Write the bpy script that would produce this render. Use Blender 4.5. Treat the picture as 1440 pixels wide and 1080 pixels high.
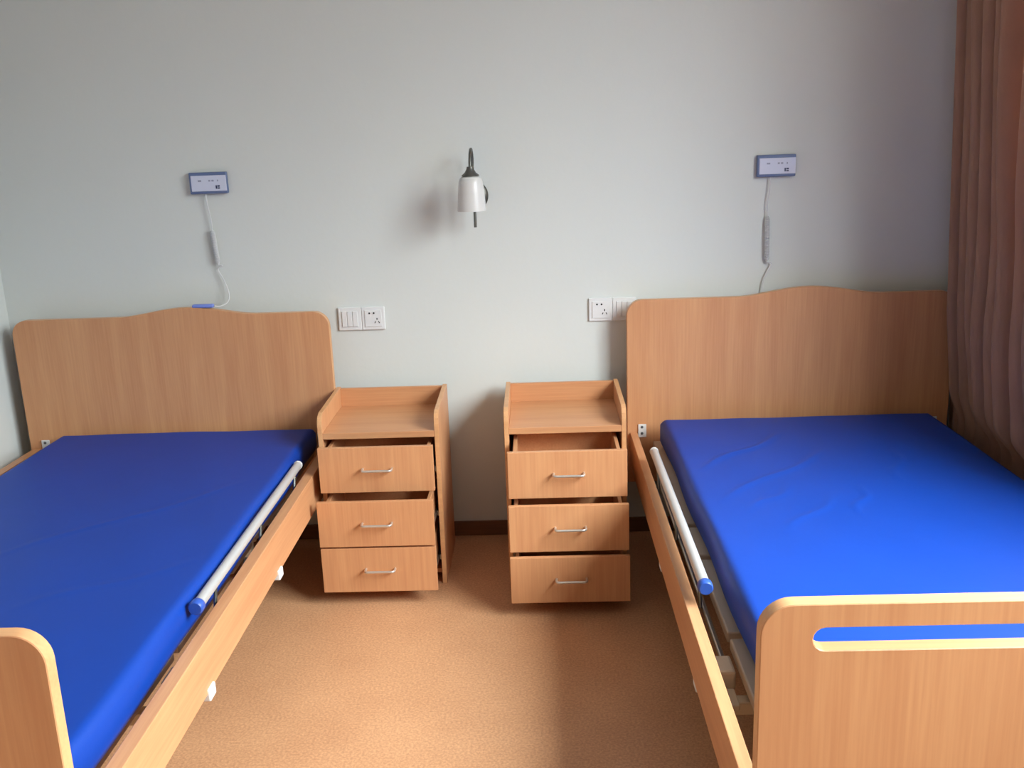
import bpy, bmesh, math, random
from mathutils import Vector, Matrix
for o in list(bpy.data.objects): bpy.data.objects.remove(o)
S = bpy.context.scene
COL = S.collection
pi = math.pi

# ------------------------------------------------------------ camera, sky, light, exposure
cam_d = bpy.data.cameras.new('camera'); cam = bpy.data.objects.new('camera', cam_d); COL.objects.link(cam)
R_ = Vector((0.99914318, 0.02234306, -0.03483824)); U_ = Vector((0.02817056, 0.24953768, 0.96795525))
F_ = Vector((-0.03032054, 0.96810729, -0.24869445))
m = Matrix((R_, U_, -F_)).transposed().to_4x4(); m.translation = Vector((0, -3.5004, 1.501))
cam.matrix_world = m
cam_d.sensor_fit = 'HORIZONTAL'; cam_d.sensor_width = 36; cam_d.lens = 1356.5 / 1440 * 36
cam_d.clip_start = 0.02
S.camera = cam
S.view_settings.view_transform = 'Standard'; S.view_settings.look = 'None'
S.view_settings.gamma = 1.0; S.view_settings.use_curve_mapping = False
S.view_settings.exposure = 0.0

w = bpy.data.worlds.new('sky'); S.world = w; w.use_nodes = True
nt = w.node_tree; nt.nodes.clear()
out = nt.nodes.new('ShaderNodeOutputWorld'); bg = nt.nodes.new('ShaderNodeBackground')
tc = nt.nodes.new('ShaderNodeTexCoord'); sep = nt.nodes.new('ShaderNodeSeparateXYZ'); cr = nt.nodes.new('ShaderNodeValToRGB')
nt.links.new(tc.outputs['Generated'], sep.inputs[0]); mr = nt.nodes.new('ShaderNodeMapRange')
mr.inputs['From Min'].default_value = -1; nt.links.new(sep.outputs['Z'], mr.inputs['Value'])
nt.links.new(mr.outputs[0], cr.inputs[0]); nt.links.new(cr.outputs[0], bg.inputs[0]); nt.links.new(bg.outputs[0], out.inputs[0])
e = cr.color_ramp.elements
e[0].position = 0.0; e[0].color = (.08, .082, .08, 1); e[1].position = 1.0; e[1].color = (.90, .95, 1.0, 1)
for pos, c in ((.54, (.12, .125, .13, 1)), (.60, (.31, .33, .35, 1)), (.70, (.66, .70, .75, 1)), (.82, (.90, .95, 1.0, 1))):
    k = e.new(pos); k.color = c
bg.inputs['Strength'].default_value = 45      # overcast daylight

# window opening in the right wall (the daylight source)
RWX, LWX, CEIL, BACK = 1.60, -1.978, 2.95, -6.5
WY0, WY1, WZ0, WZ1 = -3.35, -0.80, 1.2, 2.72
pl = bpy.data.lights.new('window_portal', 'AREA'); pl.shape = 'RECTANGLE'; pl.size = WY1 - WY0; pl.size_y = WZ1 - WZ0
pl.cycles.is_portal = True
po = bpy.data.objects.new('window_portal', pl); COL.objects.link(po)
po.matrix_world = Matrix(((0, 0, 1, RWX + .22), (1, 0, 0, (WY0 + WY1) / 2), (0, 1, 0, (WZ0 + WZ1) / 2), (0, 0, 0, 1)))

# ------------------------------------------------------------ materials
def srgb(r, g, b):
    f = lambda c: (c / 255 / 12.92) if c / 255 <= .04045 else ((c / 255 + .055) / 1.055) ** 2.4
    return (f(r), f(g), f(b), 1)
def mat(name, col, rough=.5, metal=0, spec=.5, bump=0, bscale=60, var=0, vscale=4, sheen=0):
    M = bpy.data.materials.new(name); M.use_nodes = True; n = M.node_tree; b = n.nodes['Principled BSDF']
    b.inputs['Base Color'].default_value = col; b.inputs['Roughness'].default_value = rough
    b.inputs['Metallic'].default_value = metal; b.inputs['Specular IOR Level'].default_value = spec
    if sheen: b.inputs['Sheen Weight'].default_value = sheen
    t = n.nodes.new('ShaderNodeTexCoord')
    if var:
        z = n.nodes.new('ShaderNodeTexNoise'); z.inputs['Scale'].default_value = vscale; z.inputs['Detail'].default_value = 6
        n.links.new(t.outputs['Object'], z.inputs['Vector'])
        r = n.nodes.new('ShaderNodeValToRGB'); n.links.new(z.outputs['Fac'], r.inputs[0])
        r.color_ramp.elements[0].position = .3; r.color_ramp.elements[1].position = .7
        r.color_ramp.elements[0].color = tuple(c * (1 - var) for c in col[:3]) + (1,)
        r.color_ramp.elements[1].color = tuple(min(1, c * (1 + var)) for c in col[:3]) + (1,)
        n.links.new(r.outputs[0], b.inputs['Base Color'])
    if bump:
        z = n.nodes.new('ShaderNodeTexNoise'); z.inputs['Scale'].default_value = bscale; z.inputs['Detail'].default_value = 4
        n.links.new(t.outputs['Object'], z.inputs['Vector'])
        bp = n.nodes.new('ShaderNodeBump'); bp.inputs['Strength'].default_value = bump; bp.inputs['Distance'].default_value = .004
        n.links.new(z.outputs['Fac'], bp.inputs['Height']); n.links.new(bp.outputs[0], b.inputs['Normal'])
    return M
WD, WL = srgb(196, 136, 94), srgb(212, 156, 110)
def wood(name, axis, dark=WD, light=WL, rough=.38):
    M = bpy.data.materials.new(name); M.use_nodes = True; n = M.node_tree; b = n.nodes['Principled BSDF']
    t = n.nodes.new('ShaderNodeTexCoord')
    def noise(sc_across, sc_along, det, dist=0):
        mp = n.nodes.new('ShaderNodeMapping'); s = [sc_across] * 3; s[axis] = sc_along
        mp.inputs['Scale'].default_value = s; n.links.new(t.outputs['Object'], mp.inputs[0])
        z = n.nodes.new('ShaderNodeTexNoise'); z.inputs['Scale'].default_value = 1; z.inputs['Detail'].default_value = det
        z.inputs['Distortion'].default_value = dist
        n.links.new(mp.outputs[0], z.inputs['Vector']); return z
    a = noise(18, 1.2, 4, .6); c = noise(160, 5, 3)
    mx = n.nodes.new('ShaderNodeMix'); mx.data_type = 'FLOAT'; mx.inputs[0].default_value = .45
    n.links.new(a.outputs['Fac'], mx.inputs[2]); n.links.new(c.outputs['Fac'], mx.inputs[3])
    r = n.nodes.new('ShaderNodeValToRGB'); n.links.new(mx.outputs[0], r.inputs[0])
    r.color_ramp.elements[0].position = .33; r.color_ramp.elements[1].position = .66
    r.color_ramp.elements[0].color = dark; r.color_ramp.elements[1].color = light
    n.links.new(r.outputs[0], b.inputs['Base Color'])
    b.inputs['Roughness'].default_value = rough; b.inputs['Specular IOR Level'].default_value = .45
    return M
M = {}
M['wood_z'] = wood('beech_laminate_upright', 2); M['wood_y'] = wood('beech_laminate_lengthwise', 1); M['wood_x'] = wood('beech_laminate_crosswise', 0)
M['edge'] = wood('beech_edge_band', 0, srgb(204, 148, 102), srgb(218, 166, 116), .35)
M['wall'] = mat('white_wall_paint', srgb(216, 219, 214), .85, spec=.2, bump=.12, bscale=45, var=.012, vscale=1.5)
M['ceil'] = mat('ceiling_paint', srgb(215, 215, 212), .9, spec=.1)
M['baseb'] = wood('brown_baseboard_laminate', 0, srgb(104, 66, 44), srgb(128, 84, 56), .45)
M['blue'] = mat('blue_mattress_cover', srgb(8, 60, 154), .5, spec=.3, bump=.10, bscale=16, var=.03, vscale=5)
M['white_plastic'] = mat('white_plastic', srgb(225, 225, 222), .35)
M['plate'] = mat('socket_plastic', srgb(226, 226, 224), .3)
M['cord'] = mat('cord_plastic', srgb(212, 212, 212), .5)
M['face'] = mat('pale_lavender_plastic', srgb(208, 212, 230), .4)
M['bluegrey'] = mat('blue_grey_plastic', srgb(96, 112, 150), .4)
M['navy'] = mat('navy_print', srgb(44, 54, 92), .5); M['print'] = mat('grey_print', srgb(150, 154, 175), .5)
M['handset'] = mat('handset_blue_plastic', srgb(120, 140, 215), .4)
M['cap'] = mat('blue_end_cap_plastic', srgb(46, 84, 172), .4)
M['black'] = mat('black_recess', srgb(14, 14, 14), .7)
M['chrome'] = mat('brushed_chrome', srgb(222, 218, 210), .3, metal=.75)
M['dmetal'] = mat('pewter_metal', srgb(112, 112, 106), .35, metal=.85)
M['rod'] = mat('galvanised_steel', srgb(170, 165, 155), .35, metal=.9)
M['alu'] = mat('satin_aluminium', srgb(200, 198, 196), .34, metal=.35)
M['cream'] = mat('cream_painted_steel', srgb(196, 182, 158), .45)
M['deck'] = mat('beige_painted_steel', srgb(176, 162, 144), .5, var=.05, vscale=8)
M['grey_rubber'] = mat('grey_rubber', srgb(90, 90, 92), .7)
M['shade'] = mat('opal_glass', srgb(214, 211, 206), .3, spec=.5)
M['frame'] = mat('white_window_frame', srgb(230, 230, 230), .4)
M['curtain'] = mat('brown_curtain_cloth', srgb(204, 162, 138), .85, spec=.15, bump=.25, bscale=180, var=.05, vscale=6, sheen=.15)
# glass: clear pane
G = bpy.data.materials.new('clear_glass'); G.use_nodes = True; n = G.node_tree; n.nodes.clear()
o_ = n.nodes.new('ShaderNodeOutputMaterial'); mx = n.nodes.new('ShaderNodeMixShader'); tr = n.nodes.new('ShaderNodeBsdfTransparent')
gl = n.nodes.new('ShaderNodeBsdfGlossy'); gl.inputs['Roughness'].default_value = .02; mx.inputs[0].default_value = .06
tr.inputs[0].default_value = (.95, .97, .96, 1)
n.links.new(tr.outputs[0], mx.inputs[1]); n.links.new(gl.outputs[0], mx.inputs[2]); n.links.new(mx.outputs[0], o_.inputs[0]); M['glass'] = G
# cork-look sheet floor
Fm = bpy.data.materials.new('cork_pattern_vinyl'); Fm.use_nodes = True; n = Fm.node_tree; b = n.nodes['Principled BSDF']
t = n.nodes.new('ShaderNodeTexCoord')
z1 = n.nodes.new('ShaderNodeTexNoise'); z1.inputs['Scale'].default_value = 150; z1.inputs['Detail'].default_value = 3; z1.inputs['Roughness'].default_value = .65
z2 = n.nodes.new('ShaderNodeTexNoise'); z2.inputs['Scale'].default_value = 5; z2.inputs['Detail'].default_value = 4
n.links.new(t.outputs['Object'], z1.inputs['Vector']); n.links.new(t.outputs['Object'], z2.inputs['Vector'])
mx = n.nodes.new('ShaderNodeMix'); mx.data_type = 'FLOAT'; mx.inputs[0].default_value = .2
n.links.new(z1.outputs['Fac'], mx.inputs[2]); n.links.new(z2.outputs['Fac'], mx.inputs[3])
r = n.nodes.new('ShaderNodeValToRGB'); n.links.new(mx.outputs[0], r.inputs[0])
r.color_ramp.elements[0].position = .34; r.color_ramp.elements[0].color = srgb(186, 134, 96)
r.color_ramp.elements[1].position = .66; r.color_ramp.elements[1].color = srgb(222, 170, 126)
n.links.new(r.outputs[0], b.inputs['Base Color']); b.inputs['Roughness'].default_value = .42; b.inputs['Specular IOR Level'].default_value = .4
M['floor'] = Fm

# ------------------------------------------------------------ helpers
def obj(name, bm, material, parent=None, smooth=False, loc=None):
    me = bpy.data.meshes.new(name)
    bmesh.ops.recalc_face_normals(bm, faces=bm.faces)
    bm.to_mesh(me); bm.free()
    for mt in (material if isinstance(material, (list, tuple)) else [material]): me.materials.append(M[mt])
    if smooth:
        for p in me.polygons: p.use_smooth = True
        me.set_sharp_from_angle(angle=math.radians(40))
    o = bpy.data.objects.new(name, me); COL.objects.link(o)
    if parent: o.parent = parent
    if loc: o.location = loc
    return o
def thing(name, label, cat, loc=(0, 0, 0), rz=0, group=None):
    o = bpy.data.objects.new(name, None); COL.objects.link(o); o.location = loc; o.rotation_euler = (0, 0, rz)
    o.empty_display_size = .1
    return tag(o, label, cat, group)
def tag(o, label, cat, group=None):
    o['label'] = label; o['category'] = cat
    if group: o['group'] = group
    return o
def struct(o): o['kind'] = 'structure'; return o
def box(bm, x0, x1, y0, y1, z0, z1, bev=0, seg=2):
    b2 = bmesh.new()
    vs = [b2.verts.new((x, y, z)) for x in (x0, x1) for y in (y0, y1) for z in (z0, z1)]
    for f in ((0, 1, 3, 2), (4, 6, 7, 5), (0, 4, 5, 1), (2, 3, 7, 6), (0, 2, 6, 4), (1, 5, 7, 3)): b2.faces.new([vs[i] for i in f])
    if bev: bmesh.ops.bevel(b2, geom=b2.edges[:], offset=bev, segments=seg, affect='EDGES', profile=.5)
    tmp = bpy.data.meshes.new('t'); b2.to_mesh(tmp); b2.free(); bm.from_mesh(tmp); bpy.data.meshes.remove(tmp); return bm
def B(*a, **k): return box(bmesh.new(), *a, **k)
def tube(bm, pts, rad, seg=10, cap=True, closed=False):
    pts = [Vector(p) for p in pts]; n = len(pts); rings = []
    rad = rad if isinstance(rad, (list, tuple)) else [rad] * n
    prev = None
    for i, p in enumerate(pts):
        a = pts[max(i - 1, 0)]; c = pts[min(i + 1, n - 1)]; t = (c - a).normalized()
        if prev is None:
            u = t.orthogonal().normalized()
        else:
            u = (prev - t * prev.dot(t)).normalized()
        prev = u; v = t.cross(u)
        rings.append([bm.verts.new(p + (u * math.cos(2 * pi * k / seg) + v * math.sin(2 * pi * k / seg)) * rad[i]) for k in range(seg)])
    for i in range(n - 1):
        for k in range(seg):
            bm.faces.new((rings[i][k], rings[i][(k + 1) % seg], rings[i + 1][(k + 1) % seg], rings[i + 1][k]))
    if cap: bm.faces.new(rings[0][::-1]); bm.faces.new(rings[-1])
    return bm
def lathe(bm, prof, c=(0, 0, 0), seg=32, sx=1, sy=1, axis='z'):
    rings = []
    for r, h in prof:
        ring = []
        for k in range(seg):
            a = 2 * pi * k / seg; x, y = r * math.cos(a) * sx, r * math.sin(a) * sy
            ring.append(bm.verts.new((c[0] + x, c[1] + y, c[2] + h) if axis == 'z' else (c[0] + x, c[1] - h, c[2] + y)))
        rings.append(ring)
    for i in range(len(rings) - 1):
        for k in range(seg): bm.faces.new((rings[i][k], rings[i][(k + 1) % seg], rings[i + 1][(k + 1) % seg], rings[i + 1][k]))
    if prof[0][0] > 1e-5: bm.faces.new(rings[0])
    if prof[-1][0] > 1e-5: bm.faces.new(rings[-1])
    bmesh.ops.remove_doubles(bm, verts=bm.verts, dist=1e-6)
    return bm
def spline(ctrl, n=8):
    P = [Vector(p) for p in ctrl]; P = [P[0] * 2 - P[1]] + P + [P[-1] * 2 - P[-2]]; o = []
    for i in range(1, len(P) - 2):
        for k in range(n):
            t = k / n; a, b, c, d = P[i - 1:i + 3]
            o.append(.5 * ((2 * b) + (c - a) * t + (2 * a - 5 * b + 4 * c - d) * t * t + (3 * b - a - 3 * c + d) * t ** 3))
    o.append(P[-2]); return o
def plate(outer, y0, y1, holes=(), edge_mat=0, bev=.0015):
    """board: xz outline (with slots cut through) extruded in y; rim faces take edge_mat"""
    bm = bmesh.new(); loops = []
    for L in [outer] + list(holes):
        vs = [bm.verts.new((x, y0, z)) for x, z in L]
        loops.append([bm.edges.new((vs[i], vs[(i + 1) % len(vs)])) for i in range(len(vs))])
    bmesh.ops.triangle_fill(bm, edges=[e for l in loops for e in l], use_beauty=True, use_dissolve=False)
    ret = bmesh.ops.extrude_face_region(bm, geom=bm.faces[:])
    for v in [g for g in ret['geom'] if isinstance(g, bmesh.types.BMVert)]: v.co.y = y1
    bmesh.ops.recalc_face_normals(bm, faces=bm.faces)
    rim = [e for e in bm.edges if len(e.link_faces) == 2 and e.calc_face_angle(0) > 1.2 and abs(e.verts[0].co.y - e.verts[1].co.y) < 1e-6]
    for f in bm.faces: f.material_index = edge_mat if abs(f.normal.y) < .5 else 0
    if bev: bmesh.ops.bevel(bm, geom=rim, offset=bev, segments=1, affect='EDGES')
    return bm
def arc(cx, cz, r, a0, a1, n=8): return [(cx + r * math.cos(a0 + (a1 - a0) * i / n), cz + r * math.sin(a0 + (a1 - a0) * i / n)) for i in range(n + 1)]

# ------------------------------------------------------------ the room
struct(obj('floor', B(LWX - .2, RWX + .25, BACK - .2, .2, -.12, 0), 'floor'))
struct(obj('ceiling', B(LWX - .2, RWX + .25, BACK - .2, .2, CEIL, CEIL + .12), 'ceil'))
struct(obj('wall_back', B(LWX - .2, RWX + .25, 0, .2, 0, CEIL), 'wall'))
struct(obj('wall_left', B(LWX - .2, LWX, BACK, 0, 0, CEIL), 'wall'))
struct(obj('wall_front', B(LWX - .2, RWX + .25, BACK - .2, BACK, 0, CEIL), 'wall'))
bm = bmesh.new(); X0, X1 = RWX, RWX + .25
box(bm, X0, X1, BACK, WY0, 0, CEIL); box(bm, X0, X1, WY1, 0, 0, CEIL); box(bm, X0, X1, WY0, WY1, 0, WZ0); box(bm, X0, X1, WY0, WY1, WZ1, CEIL)
struct(obj('wall_right', bm, 'wall'))
struct(obj('baseboard_back', B(LWX, RWX, -.012, 0, 0, .058, bev=.002), 'baseb'))
struct(obj('baseboard_left', B(LWX, LWX + .012, BACK, -.013, 0, .058, bev=.002), 'baseb'))
struct(obj('baseboard_right', B(RWX - .012, RWX, BACK, -.013, 0, .058, bev=.002), 'baseb'))
win = bpy.data.objects.new('window_1', None); COL.objects.link(win); struct(win); win.location = (X0 + .12, 0, 0)
bm = bmesh.new()
for a in ((WY0, WY1, WZ0, WZ0 + .06), (WY0, WY1, WZ1 - .06, WZ1), (WY0, WY0 + .06, WZ0, WZ1), (WY1 - .06, WY1, WZ0, WZ1),
          ((WY0 + WY1) / 2 - .03, (WY0 + WY1) / 2 + .03, WZ0, WZ1)): box(bm, 0, .06, *a, bev=.004, seg=1)
obj('window_frame', bm, 'frame', win)
for k in range(2):
    y0 = WY0 + .05 if k == 0 else (WY0 + WY1) / 2 + .02
    obj('window_pane', B(.027, .033, y0, y0 + (WY1 - WY0) / 2 - .07, WZ0 + .05, WZ1 - .05), 'glass', win)
obj('window_sill', B(-.14, 0, WY0 - .04, WY1 + .04, WZ0 - .03, WZ0, bev=.005), 'frame', win)

# ------------------------------------------------------------ care beds
BW = 1.158
def end_board(top, bot, r, hump, y0, y1, slot=None):
    L = [(0, bot), (BW, bot)] + arc(BW - r, top - r, r, 0, pi / 2)
    if hump:
        a0, a1 = .77 * BW, .345 * BW
        N = 28
        for i in range(N + 1):
            x = a0 + (a1 - a0) * i / N; t = i / N
            L.append((x, top + hump * (.5 - .5 * math.cos(2 * pi * t)) ** .8))
    L += arc(r, top - r, r, pi / 2, pi)
    holes = []
    if slot:
        x0, x1, z0, z1 = slot; rr = (z1 - z0) / 2; zc = (z0 + z1) / 2
        holes.append(arc(x0 + rr, zc, rr, pi / 2, 3 * pi / 2) + arc(x1 - rr, zc, rr, -pi / 2, pi / 2))
    return plate(L, y0, y1, holes, edge_mat=1)
def bed(x0, hy, hz, fy, fz, inner, th, gy, label):
    """x0: left edge of the headboard; hy: front face of headboard; fy: inner face of footboard"""
    t = thing('care_bed', label, 'bed', (x0, hy, 0), group='wooden care beds either side of the nightstands'); L = fy - hy
    obj('headboard', end_board(hz, .24, .055, .029, 0, .028), ['wood_z', 'edge'], t, smooth=True)
    obj('footboard', end_board(fz, .14, .05, 0, L - .028, L, slot=(.077, BW - .077, fz - .075, fz - .038)), ['wood_z', 'edge'], t, smooth=True)
    zt, h, ins = .432, .121, .010
    for s in (0, 1):
        a = ins if s == 0 else BW - ins - th
        obj('side_rail', B(a, a + th, L + .001, -.001, zt - h, zt, bev=.002), 'wood_y', t)
        # white clips hanging under the rail
        for y in (-.86, -1.47):
            q = a + .001 if s == 0 else a + th - .016
            bm = B(q, q + .022, y - .02, y + .02, zt - h - .018, zt - h + .012, bev=.004)
            obj('rail_clip', bm, 'white_plastic', t)
        # corner brackets screwed to the headboard
        q = a + th + .002 if s == 0 else a - .032
        br = B(q, q + .03, -.006, -.0005, zt - .018, zt + .032, bev=.002)
        br = obj('corner_bracket', br, 'white_plastic', t)
        for dz in (-.002, .022): obj('screw', lathe(bmesh.new(), [(.005, 0), (.005, .002), (.003, .003)], (q + .014, -.006, zt + dz), 12, axis='y'), 'grey_rubber', br)
        if s != inner: continue
        # folded-down grab rail lying between rail and mattress
        c = .0555 if s == 0 else BW - .0525
        gr = tube(bmesh.new(), [(c, gy - .357, .475), (c, gy - 1.325, .475)], .0135, 16)
        gr = obj('grab_rail', gr, 'alu', t, smooth=True)
        cp = lathe(bmesh.new(), [(.0001, .026), (.0145, .026), (.0175, .022), (.0175, .004), (.0145, 0), (.0001, 0)], (c, gy - 1.325, .475), 20, axis='y')
        obj('end_cap', cp, 'cap', gr, smooth=True)
        cp = lathe(bmesh.new(), [(.0001, .010), (.0145, .010), (.0145, 0), (.0001, 0)], (c, gy - .349, .475), 20, axis='y')
        obj('end_cap', cp, 'white_plastic', gr, smooth=True)
        for dx, z in ((-.010, .392), (.010, .398), (.022, .380)):
            d = dx if s == 0 else -dx
            obj('linkage_rod', tube(bmesh.new(), [(c + d * .8, -.45, z), (c + d * .8, -1.50, z - .012)], .0045, 8), 'rod', t, smooth=True)
        hb = box(bmesh.new(), c - .012, c + .028, -1.565, -1.495, .345, .39, bev=.006) if s == 0 else box(bmesh.new(), c - .028, c + .012, -1.565, -1.495, .345, .39, bev=.006)
        hb = obj('hinge_block', hb, 'cream', t)
        obj('hinge_foot', B(c - .014, c + .024, -1.63, -1.5655, .338, .352, bev=.003), 'cream', hb)
        for y in (-.45, -.85, -1.25):
            obj('rail_arm', tube(bmesh.new(), [(c, y, .464), (c, y - .03, .39)], .0045, 8), 'dmetal', t, smooth=True)
    # sprung platform in four sections
    ys = [(-.0, -.79), (-.805, -1.005), (-1.02, -1.42), (-1.435, -1.975)]
    for a, c in ys:
        bm = B(.092, BW - .092, c, a - .012, .375, .402, bev=.004)
        pl_ = obj('platform_section', bm, 'deck', t)
        n_ = max(1, int((a - c) / .12))
    bm = bmesh.new()
    for x in (.28, BW - .32): box(bm, x, x + .04, -2.0, -.02, .31, .372, bev=.004)
    obj('base_frame', bm, 'cream', t)
    for y in (-.35, -1.58, -1.9): obj('cross_beam', B(.05 if y == -1.58 else .32, BW - .05 if y == -1.58 else BW - .32, y - .03, y, .315, .345, bev=.003), 'cream', t)
    for x in (.30, BW - .30):
        for y in (-.25, -1.85):
            lg = obj('leg', B(x - .018, x + .018, y - .018, y + .018, .09, .315, bev=.004), 'cream', t)
            w_ = lathe(bmesh.new(), [(.0001, -.012), (.042, -.012), (.048, -.008), (.048, .008), (.042, .012), (.0001, .012)], (0, 0, 0), 24)
            bmesh.ops.rotate(w_, verts=w_.verts, matrix=Matrix.Rotation(pi / 2, 3, 'Y')); bmesh.ops.translate(w_, verts=w_.verts, vec=(x, y, .0485))
            obj('caster', w_, 'grey_rubber', lg, smooth=True)
    return t
LB = dict(x0=-1.915, hy=-.105, hz=.9155, gy=-.045, fy=-2.187, fz=.8035, inner=1, th=.034); RB = dict(gy=0, x0=.311, hy=-.105, hz=.9225, fy=-2.187, fz=.8275, inner=0, th=.027)
bed(label='wooden care bed on the left against the white side wall', **LB)
bed(label='wooden care bed on the right beside the brown curtain', **RB)

def mattress(x0, x1, y0, y1, z0, z1, label, creases, seed):
    bm = bmesh.new(); W, Lh, H = x1 - x0, y1 - y0, z1 - z0; r = .022
    nx, ny = 90, 180
    def top(x, y):
        h = 0
        for (ax, ay, bx, by, wd, am) in creases:
            d = Vector((bx - ax, by - ay)); l = d.length; q = Vector((x - ax, y - ay)); u = q.dot(d) / l / l
            if -.15 < u < 1.15:
                v = (q.x * d.y - q.y * d.x) / l + .012 * math.sin(u * 7)
                fade = max(0, min(1, (u + .15) / .3)) * max(0, min(1, (1.15 - u) / .3))
                h += am * fade * math.exp(-(v / wd) ** 2) * (1)
        h += .0012 * math.sin(x * 9 + seed) * math.sin(y * 6 + seed * 2) + .0007 * math.sin(x * 23 + y * 11 + seed)
        return h
    # rounded slab: grid over top wrapped down the sides
    def prof(u, a, b):      # map -> position and drop
        return a + (b - a) * u
    us = []
    def axis(n, a, b):
        pts = [(a, -H + r), (a, -r)]
        for k in range(1, 6): th = pi / 2 * k / 5; pts.append((a + r - r * math.cos(th), -r + r * math.sin(th)))
        for k in range(1, n): pts.append((a + r + (b - a - 2 * r) * k / n, 0))
        for k in range(0, 6): th = pi / 2 * k / 5; pts.append((b - r + r * math.sin(th), -r + r * math.cos(th)))
        pts.append((b, -H + r)); return pts
    ax, ay = axis(nx, x0, x1), axis(ny, y0, y1); g = []
    for i, (x, dx) in enumerate(ax):
        row = []
        for j, (y, dy) in enumerate(ay):
            dz = min(dx, dy)
            inn = dz > -1e-6
            xx, yy = x, y
            bulge = .004 * math.sin(pi * min(1, -dz / H)) if dz < -r * .9 else 0
            h = top(x, y)
            if dx < 0: xx += bulge * (-1 if x < (x0 + x1) / 2 else 1) + .003 * math.sin(y * 10 + seed) * min(1, -dx / r)
            if dy < 0: yy += bulge * (-1 if y < (y0 + y1) / 2 else 1)
            row.append(bm.verts.new((xx, yy, z1 + dz + h * (1 if inn else max(0, 1 + dz / r)))))
        g.append(row)
    for i in range(len(ax) - 1):
        for j in range(len(ay) - 1): bm.faces.new((g[i][j], g[i + 1][j], g[i + 1][j + 1], g[i][j + 1]))
    # flat underside
    be = [e for e in bm.edges if e.is_boundary]
    ret = bmesh.ops.extrude_edge_only(bm, edges=be)
    for v in [q for q in ret['geom'] if isinstance(q, bmesh.types.BMVert)]:
        v.co.z = z0; v.co.x += (.01 if v.co.x < (x0 + x1) / 2 else -.01) * (1 if (v.co.x < x0 + .02 or v.co.x > x1 - .02) else 0)
    bmesh.ops.holes_fill(bm, edges=[e for e in bm.edges if e.is_boundary], sides=0)
    cx, cy = (x0 + x1) / 2, (y0 + y1) / 2
    bmesh.ops.translate(bm, verts=bm.verts, vec=(-cx, -cy, -z0))
    o = obj('mattress', bm, 'blue', None, smooth=True, loc=(cx, cy, z0)); tag(o, label, 'mattress', 'blue mattresses on the care beds'); return o
mattress(-1.7716, -.833, -2.175, -.142, .403, .496, 'thin blue vinyl mattress on the left care bed, dark in the shade', [(-1.4, -1.2, -.95, -.75, .010, .002), (-1.2, -1.5, -.9, -1.3, .012, .0015)], 1.3)
mattress(.4259, 1.372, -2.175, -.190, .403, .507, 'thin blue vinyl mattress on the right care bed, brightly lit',
         [(.50, -.70, .78, -.42, .010, .0055), (.52, -.95, .86, -.62, .010, .0045), (.62, -1.20, .80, -.98, .010, .003), (.56, -1.05, .70, -.90, .008, .003),
          (.83, -1.10, .90, -.92, .007, .0045), (1.02, -.85, 1.1, -.62, .010, .003)], .4)

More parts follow.
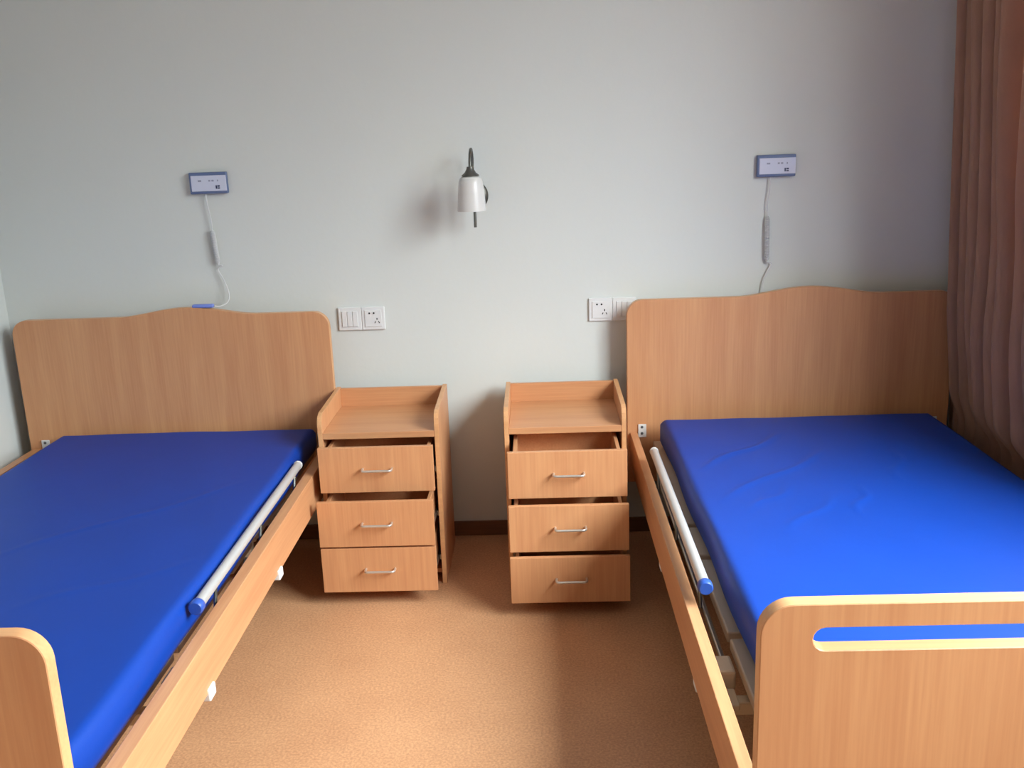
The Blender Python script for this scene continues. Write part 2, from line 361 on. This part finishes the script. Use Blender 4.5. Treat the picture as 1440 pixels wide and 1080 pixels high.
# ------------------------------------------------------------ nightstands
NW, ND, PT = .4086, .353, .016
DZ = [(.532, .374), (.371, .213), (.208, .050)]
def handle_bm(cx, y, z, L=.096, so=.026, r=.0042):
    bm = bmesh.new()
    pts = spline([(cx - L / 2, y, z), (cx - L / 2, y - so * .7, z), (cx - L / 2 + .007, y - so, z), (cx - L / 4, y - so, z), (cx, y - so, z), (cx + L / 4, y - so, z), (cx + L / 2 - .007, y - so, z), (cx + L / 2, y - so * .7, z), (cx + L / 2, y, z)], 4)
    tube(bm, pts, r, 10)
    return bm
def nightstand(x0, yb, pulls, label):
    t = thing('nightstand', label, 'nightstand', (x0, yb, 0), group='beech nightstands between the beds')
    yf = -ND
    prof = [(0, 0), (0, .627), (-.02, .627), (-ND + .035, .620), (-ND + .014, .612), (-ND + .004, .598), (-ND, .58), (-ND, 0)]
    for a in (0, NW - PT):
        bm = bmesh.new(); f = bm.faces.new([bm.verts.new((a, y, z)) for y, z in prof])
        r_ = bmesh.ops.extrude_face_region(bm, geom=[f]); bmesh.ops.translate(bm, verts=[v for v in r_['geom'] if isinstance(v, bmesh.types.BMVert)], vec=(PT, 0, 0))
        bmesh.ops.recalc_face_normals(bm, faces=bm.faces)
        for f in bm.faces: f.material_index = 0 if abs(f.normal.x) > .5 else 1
        bmesh.ops.bevel(bm, geom=[e for e in bm.edges if abs(e.verts[0].co.x - e.verts[1].co.x) < 1e-6], offset=.0012, segments=1, affect='EDGES')
        obj('side_panel', bm, ['wood_z', 'edge'], t)
    obj('back_panel', B(PT, NW - PT, -.014, 0, .04, .623, bev=.001), 'wood_x', t)
    obj('top_shelf', B(PT, NW - PT, yf + .001, -.0145, .534, .556, bev=.0015), 'wood_x', t)
    obj('bottom_panel', B(PT, NW - PT, yf + .03, -.0145, .028, .042), 'wood_x', t)
    for i, (zt, zb) in enumerate(DZ):
        pull = pulls[i]; fy = yf - pull         # front face plane of the drawer
        m0 = (NW - .383) / 2 + .0015; m1 = NW - m0
        d = obj('drawer', B(m0, m1, fy, fy + .016, zb + .001, zt - .001, bev=.0015), 'wood_z', t)
        a0, a1 = m0 + .016, m1 - .016; bz, tz = zb + .018, zt - .022; yb_ = fy + .32 if fy + .32 < -.02 else -.02
        bm = bmesh.new()
        box(bm, a0, a0 + .012, fy + .0165, yb_, bz, tz, bev=.001, seg=1); box(bm, a1 - .012, a1, fy + .0165, yb_, bz, tz, bev=.001, seg=1)
        box(bm, a0 + .012, a1 - .012, yb_ - .012, yb_, bz, tz)
        box(bm, a0 + .012, a1 - .012, fy + .0165, yb_ - .012, bz, bz + .006)
        obj('drawer_box', bm, 'wood_y', d)
        for q0, q1 in ((a0 - .006, a0 - .0005), (a1 + .0005, a1 + .006)): obj('drawer_runner', B(q0, q1, fy + .03, yb_, bz + .02, bz + .034), 'rod', d)
        h = obj('handle', handle_bm(NW / 2 + .004, fy, (zt + zb) / 2 + .004), 'chrome', d, smooth=True)
    for zt, zb in DZ:
        for a in (PT, NW - PT - .006): obj('cabinet_runner', B(a + .0002, a + .0058, yf + .008, -.03, zb + .036, zb + .054, bev=.001, seg=1), 'rod', t)
    return t
nightstand(-.7555, -.0679, (.086, .1606, .1575), 'beech nightstand with sloping sides beside the left bed, its three drawers pulled part way')
nightstand(-.1291, -.0638, (.183, .238, .2667), 'beech nightstand beside the right bed with drawers pulled far out, lowest furthest')

# ------------------------------------------------------------ wall lamp
lp = thing('wall_lamp', 'wall lamp with white glass shade hanging from a hooked pewter arm', 'lamp', (-.2175, 0, 1.30))
obj('wall_plate', lathe(bmesh.new(), [(.044, .0005), (.046, .006), (.040, .014), (.022, .020), (.0001, .021)], (.002, 0, 0), 32, sy=1.1, axis='y'), 'dmetal', lp, smooth=True)
pts = spline([(0, -.012, 0), (0, -.04, 0), (.001, -.062, .0)], 4)
obj('stem_holder', tube(bmesh.new(), pts, .007, 12), 'dmetal', lp, smooth=True)
pts = spline([(.001, -.066, -.106), (.001, -.066, -.05), (.001, -.066, .05), (.000, -.066, .118), (-.0005, -.078, .150), (-.001, -.105, .163), (-.002, -.138, .150), (-.003, -.155, .12), (-.003, -.157, .10)], 8)
obj('hooked_arm', tube(bmesh.new(), pts, .0052, 12), 'dmetal', lp, smooth=True)
SC = (-.003, -.158, 0)
obj('shade_cup', lathe(bmesh.new(), [(.0001, .106), (.011, .106), (.013, .098), (.020, .086), (.030, .078), (.031, .075), (.0001, .075)], SC, 32), 'dmetal', lp, smooth=True)
sh = lathe(bmesh.new(), [(.0001, .0748), (.026, .0745), (.036, .068), (.0415, .055), (.0455, .02), (.048, -.02), (.0495, -.038), (.0495, -.042), (.0465, -.042), (.0455, -.02), (.042, .02), (.038, .052), (.032, .066), (.0001, .071)], SC, 40)
obj('lamp_shade', sh, 'shade', lp, smooth=True)
obj('bulb_holder', lathe(bmesh.new(), [(.0001, .07), (.013, .07), (.013, .03), (.0001, .03)], SC, 20), 'white_plastic', lp, smooth=True)
obj('bulb', lathe(bmesh.new(), [(.0001, .03), (.010, .029), (.019, .008), (.021, -.006), (.016, -.020), (.0001, -.028)], SC, 20), 'shade', lp, smooth=True)

# ------------------------------------------------------------ sockets
def pins(bm, cx, cz):
    for dx in (-.008, .008): lathe(bm, [(.0022, 0), (.0022, .0009)], (cx + dx, -.0132, cz), 10, axis='y')
def socket_plate(x0, zt, order, label):
    t = thing('wall_socket', label, 'socket', (x0, 0, zt - .086))
    for k, kind in enumerate(order):
        a = k * .0865
        fr = obj('plate', B(a, a + .086, -.009, 0, 0, .086, bev=.003), 'plate', t)
        if kind == 'switch':
            for q in range(3): obj('rocker', B(a + .014 + q * .0198, a + .014 + q * .0198 + .0185, -.0125, -.0088, .014, .072, bev=.0015), 'plate', fr)
        else:
            obj('insert', B(a + .012, a + .074, -.0118, -.0088, .012, .074, bev=.0012), 'plate', fr)
            bm = bmesh.new()
            for dx in (.030, .0465): lathe(bm, [(.0033, 0), (.0033, .0008)], (a + dx, -.0118, .063), 14, axis='y')
            box(bm, a + .0555, a + .0590, -.0126, -.0118, .038, .045)
            for cx, ang in ((.050, .5), (.064, -.5)):
                b2 = B(-.0014, .0014, -.0126, -.0118, -.004, .004)
                bmesh.ops.rotate(b2, verts=b2.verts, matrix=Matrix.Rotation(ang, 3, 'Y')); bmesh.ops.translate(b2, verts=b2.verts, vec=(a + cx, 0, .029))
                tmp = bpy.data.meshes.new('t'); b2.to_mesh(tmp); b2.free(); bm.from_mesh(tmp); bpy.data.meshes.remove(tmp)
            obj('socket_slots', bm, 'black', fr)
    return t
socket_plate(-.7415, .9117, ('switch', 'socket'), 'white double wall plate, rocker switches left of socket, beside the left headboard')
socket_plate(.1815, .9185, ('socket', 'switch'), 'white double wall plate, socket left and switch half behind the right headboard')

# ------------------------------------------------------------ nurse call units
def coil(a, b, turns, R, r):
    a, b = Vector(a), Vector(b); d = (b - a); t = d.normalized(); u = t.cross(Vector((0, 1, 0))).normalized(); v = t.cross(u); N = turns * 12; P = []
    for i in range(N + 1):
        f = i / N; an = 2 * pi * turns * f; e_ = min(1, f * 12, (1 - f) * 12)
        P.append(a + d * f + (u * math.cos(an) + v * math.sin(an)) * R * e_)
    return P
def call_unit(x0, z0, cord_a, coil_a, coil_b, cord_b, label, hand, tilt):
    t = thing('nurse_call_unit', label, 'call unit', (x0, 0, z0)); t.rotation_euler = (0, tilt, 0)
    W, H = .134, .075
    obj('housing', B(0, W, -.022, 0, 0, H, bev=.003), 'bluegrey', t)
    f = obj('face_panel', B(.007, W - .001, -.0235, -.0205, .009, H - .011, bev=.001), 'face', t)
    obj('printed_icon', box(box(B(.094, .099, -.0241, -.0236, .017, .029), .1005, .109, -.0241, -.0236, .0235, .029), .1005, .109, -.0241, -.0236, .017, .0215), 'navy', f)
    for x, w_ in ((.032, .012), (.070, .007), (.081, .008), (.101, .004)):
        obj('printed_mark', B(x, x + w_, -.0240, -.0236, .0425, .0485), 'print', f)
    L = lambda P: [Vector((p[0] - x0, p[1], p[2] - z0)) for p in P]
    c = obj('cord', tube(bmesh.new(), L(spline(cord_a, 8)), .0021, 8), 'cord', t, smooth=True)
    obj('coiled_section', tube(bmesh.new(), coil(L([coil_a])[0], L([coil_b])[0], 30, .0075, .0021), .0021, 6), 'cord', c, smooth=True)
    obj('lower_cord', tube(bmesh.new(), L(spline(cord_b, 8)), .0021, 8), 'cord', c, smooth=True)
    if hand:
        a, b = hand; a, b = L([a])[0], L([b])[0]; d = (b - a)
        bm = B(0, d.length, -.011, .011, -.006, .007, bev=.005, seg=3)
        bmesh.ops.rotate(bm, verts=bm.verts, matrix=Matrix.Rotation(-math.atan2(d.z, d.x), 3, 'Y')); bmesh.ops.translate(bm, verts=bm.verts, vec=a)
        h = obj('handset', bm, 'handset', t, smooth=True)
    return t
yc = -.014
call_unit(-1.2325, 1.3395, [(-1.181, yc, 1.345), (-1.179, yc, 1.30), (-1.172, yc, 1.25), (-1.172, yc, 1.213)], (-1.172, yc, 1.213), (-1.163, yc, 1.084),
          [(-1.163, yc, 1.084), (-1.148, yc, 1.080), (-1.166, yc, 1.068), (-1.150, yc, 1.03), (-1.133, yc - .01, .985), (-1.134, -.04, .953), (-1.150, -.075, .943), (-1.168, -.091, .9455)],
          'nurse call box above the left bed, cord looping to a blue handset on headboard', ((-1.247, -.093, .9475), (-1.170, -.091, .9475)), 0)
call_unit(.7775, 1.3315, [(.825, yc, 1.337), (.824, yc, 1.29), (.817, yc, 1.24), (.819, yc, 1.198)], (.819, yc, 1.198), (.822, yc, 1.030),
          [(.822, yc, 1.030), (.838, yc, 1.028), (.836, yc, 1.015), (.820, yc, .985), (.810, yc, .95), (.808, yc, .90), (.812, yc, .80), (.812, yc - .01, .72)],
          'nurse call box on wall above right bed, coiled cord dropping behind the headboard', None, 0)

# ------------------------------------------------------------ curtain
def sm(t): t = max(0, min(1, t)); return t * t * (3 - 2 * t)
def curtain():
    bm = bmesh.new(); NY, NZ = 440, 120; ya, yb = -.150, -1.12; z1, z0 = 2.765, .03
    g = []
    for j in range(NZ + 1):
        z = z1 + (z0 - z1) * (j / NZ); row = []
        low = sm((1.35 - z) / .85)
        if z > .95: mean = 1.354 + .094 * (2.765 - z) / 1.815
        else: mean = 1.448 + .034 * sm((.95 - z) / .42)
        for k in range(8):          # unseen return to the wall, added to block window light leaking behind the cloth
            row.append(bm.verts.new((1.515 - .004 * k + .006 * math.sin(k * 1.6 + z * 2), -.006 - .018 * k, z)))
        for i in range(NY + 1):
            u = i / NY
            ph = 2 * pi * (u * 15 + .35 * math.sin(u * 9) + .25 * math.sin(u * 23)) + .45 * math.sin(z * 1.9) * u - 1.3
            y = ya + (yb - ya) * (u + low * .12 * math.sin(pi * u) ** 1.5)
            amp = .038 * (.85 + .3 * math.sin(u * 31 + 1 + z * .8)) + .004 * math.sin(z * 6 + u * 14) * sm(u * 6)
            s_ = math.sin(ph); s_ = math.copysign(abs(s_) ** .75, s_)
            amp *= 1 - .72 * sm((.60 - z) / .15)
            m_ = mean + .012 * sm((.58 - z) / .12) - .050 * sm(u * 2.2) * sm((1.2 - z) / .55) * sm((z - .44) / .12)
            x = m_ - amp * s_
            x = max(x, 1.467 - .25 * sm((z - .46) / .10))
            x = min(x, RWX - .02)
            row.append(bm.verts.new((x, min(y + .008 * math.cos(ph), -.137), z)))
        g.append(row)
    for j in range(NZ):
        for i in range(len(g[0]) - 1): bm.faces.new((g[j][i], g[j][i + 1], g[j + 1][i + 1], g[j + 1][i]))
    bmesh.ops.solidify(bm, geom=bm.faces[:], thickness=.002)
    return bm
cu = thing('curtain', 'brown curtain hanging in gathered folds at the corner beside the right bed', 'curtain', (0, 0, 0))
obj('curtain_cloth', curtain(), 'curtain', cu, smooth=True)
rod = tube(bmesh.new(), [(1.34, -.06, 2.78), (1.34, -4.2, 2.78)], .012, 12)
rodo = obj('curtain_rod', rod, 'dmetal', cu, smooth=True)
for y in (-.08, -2.1, -4.15):
    obj('rod_bracket', B(1.34, RWX, y - .01, y + .01, 2.775, 2.805), 'dmetal', rodo)
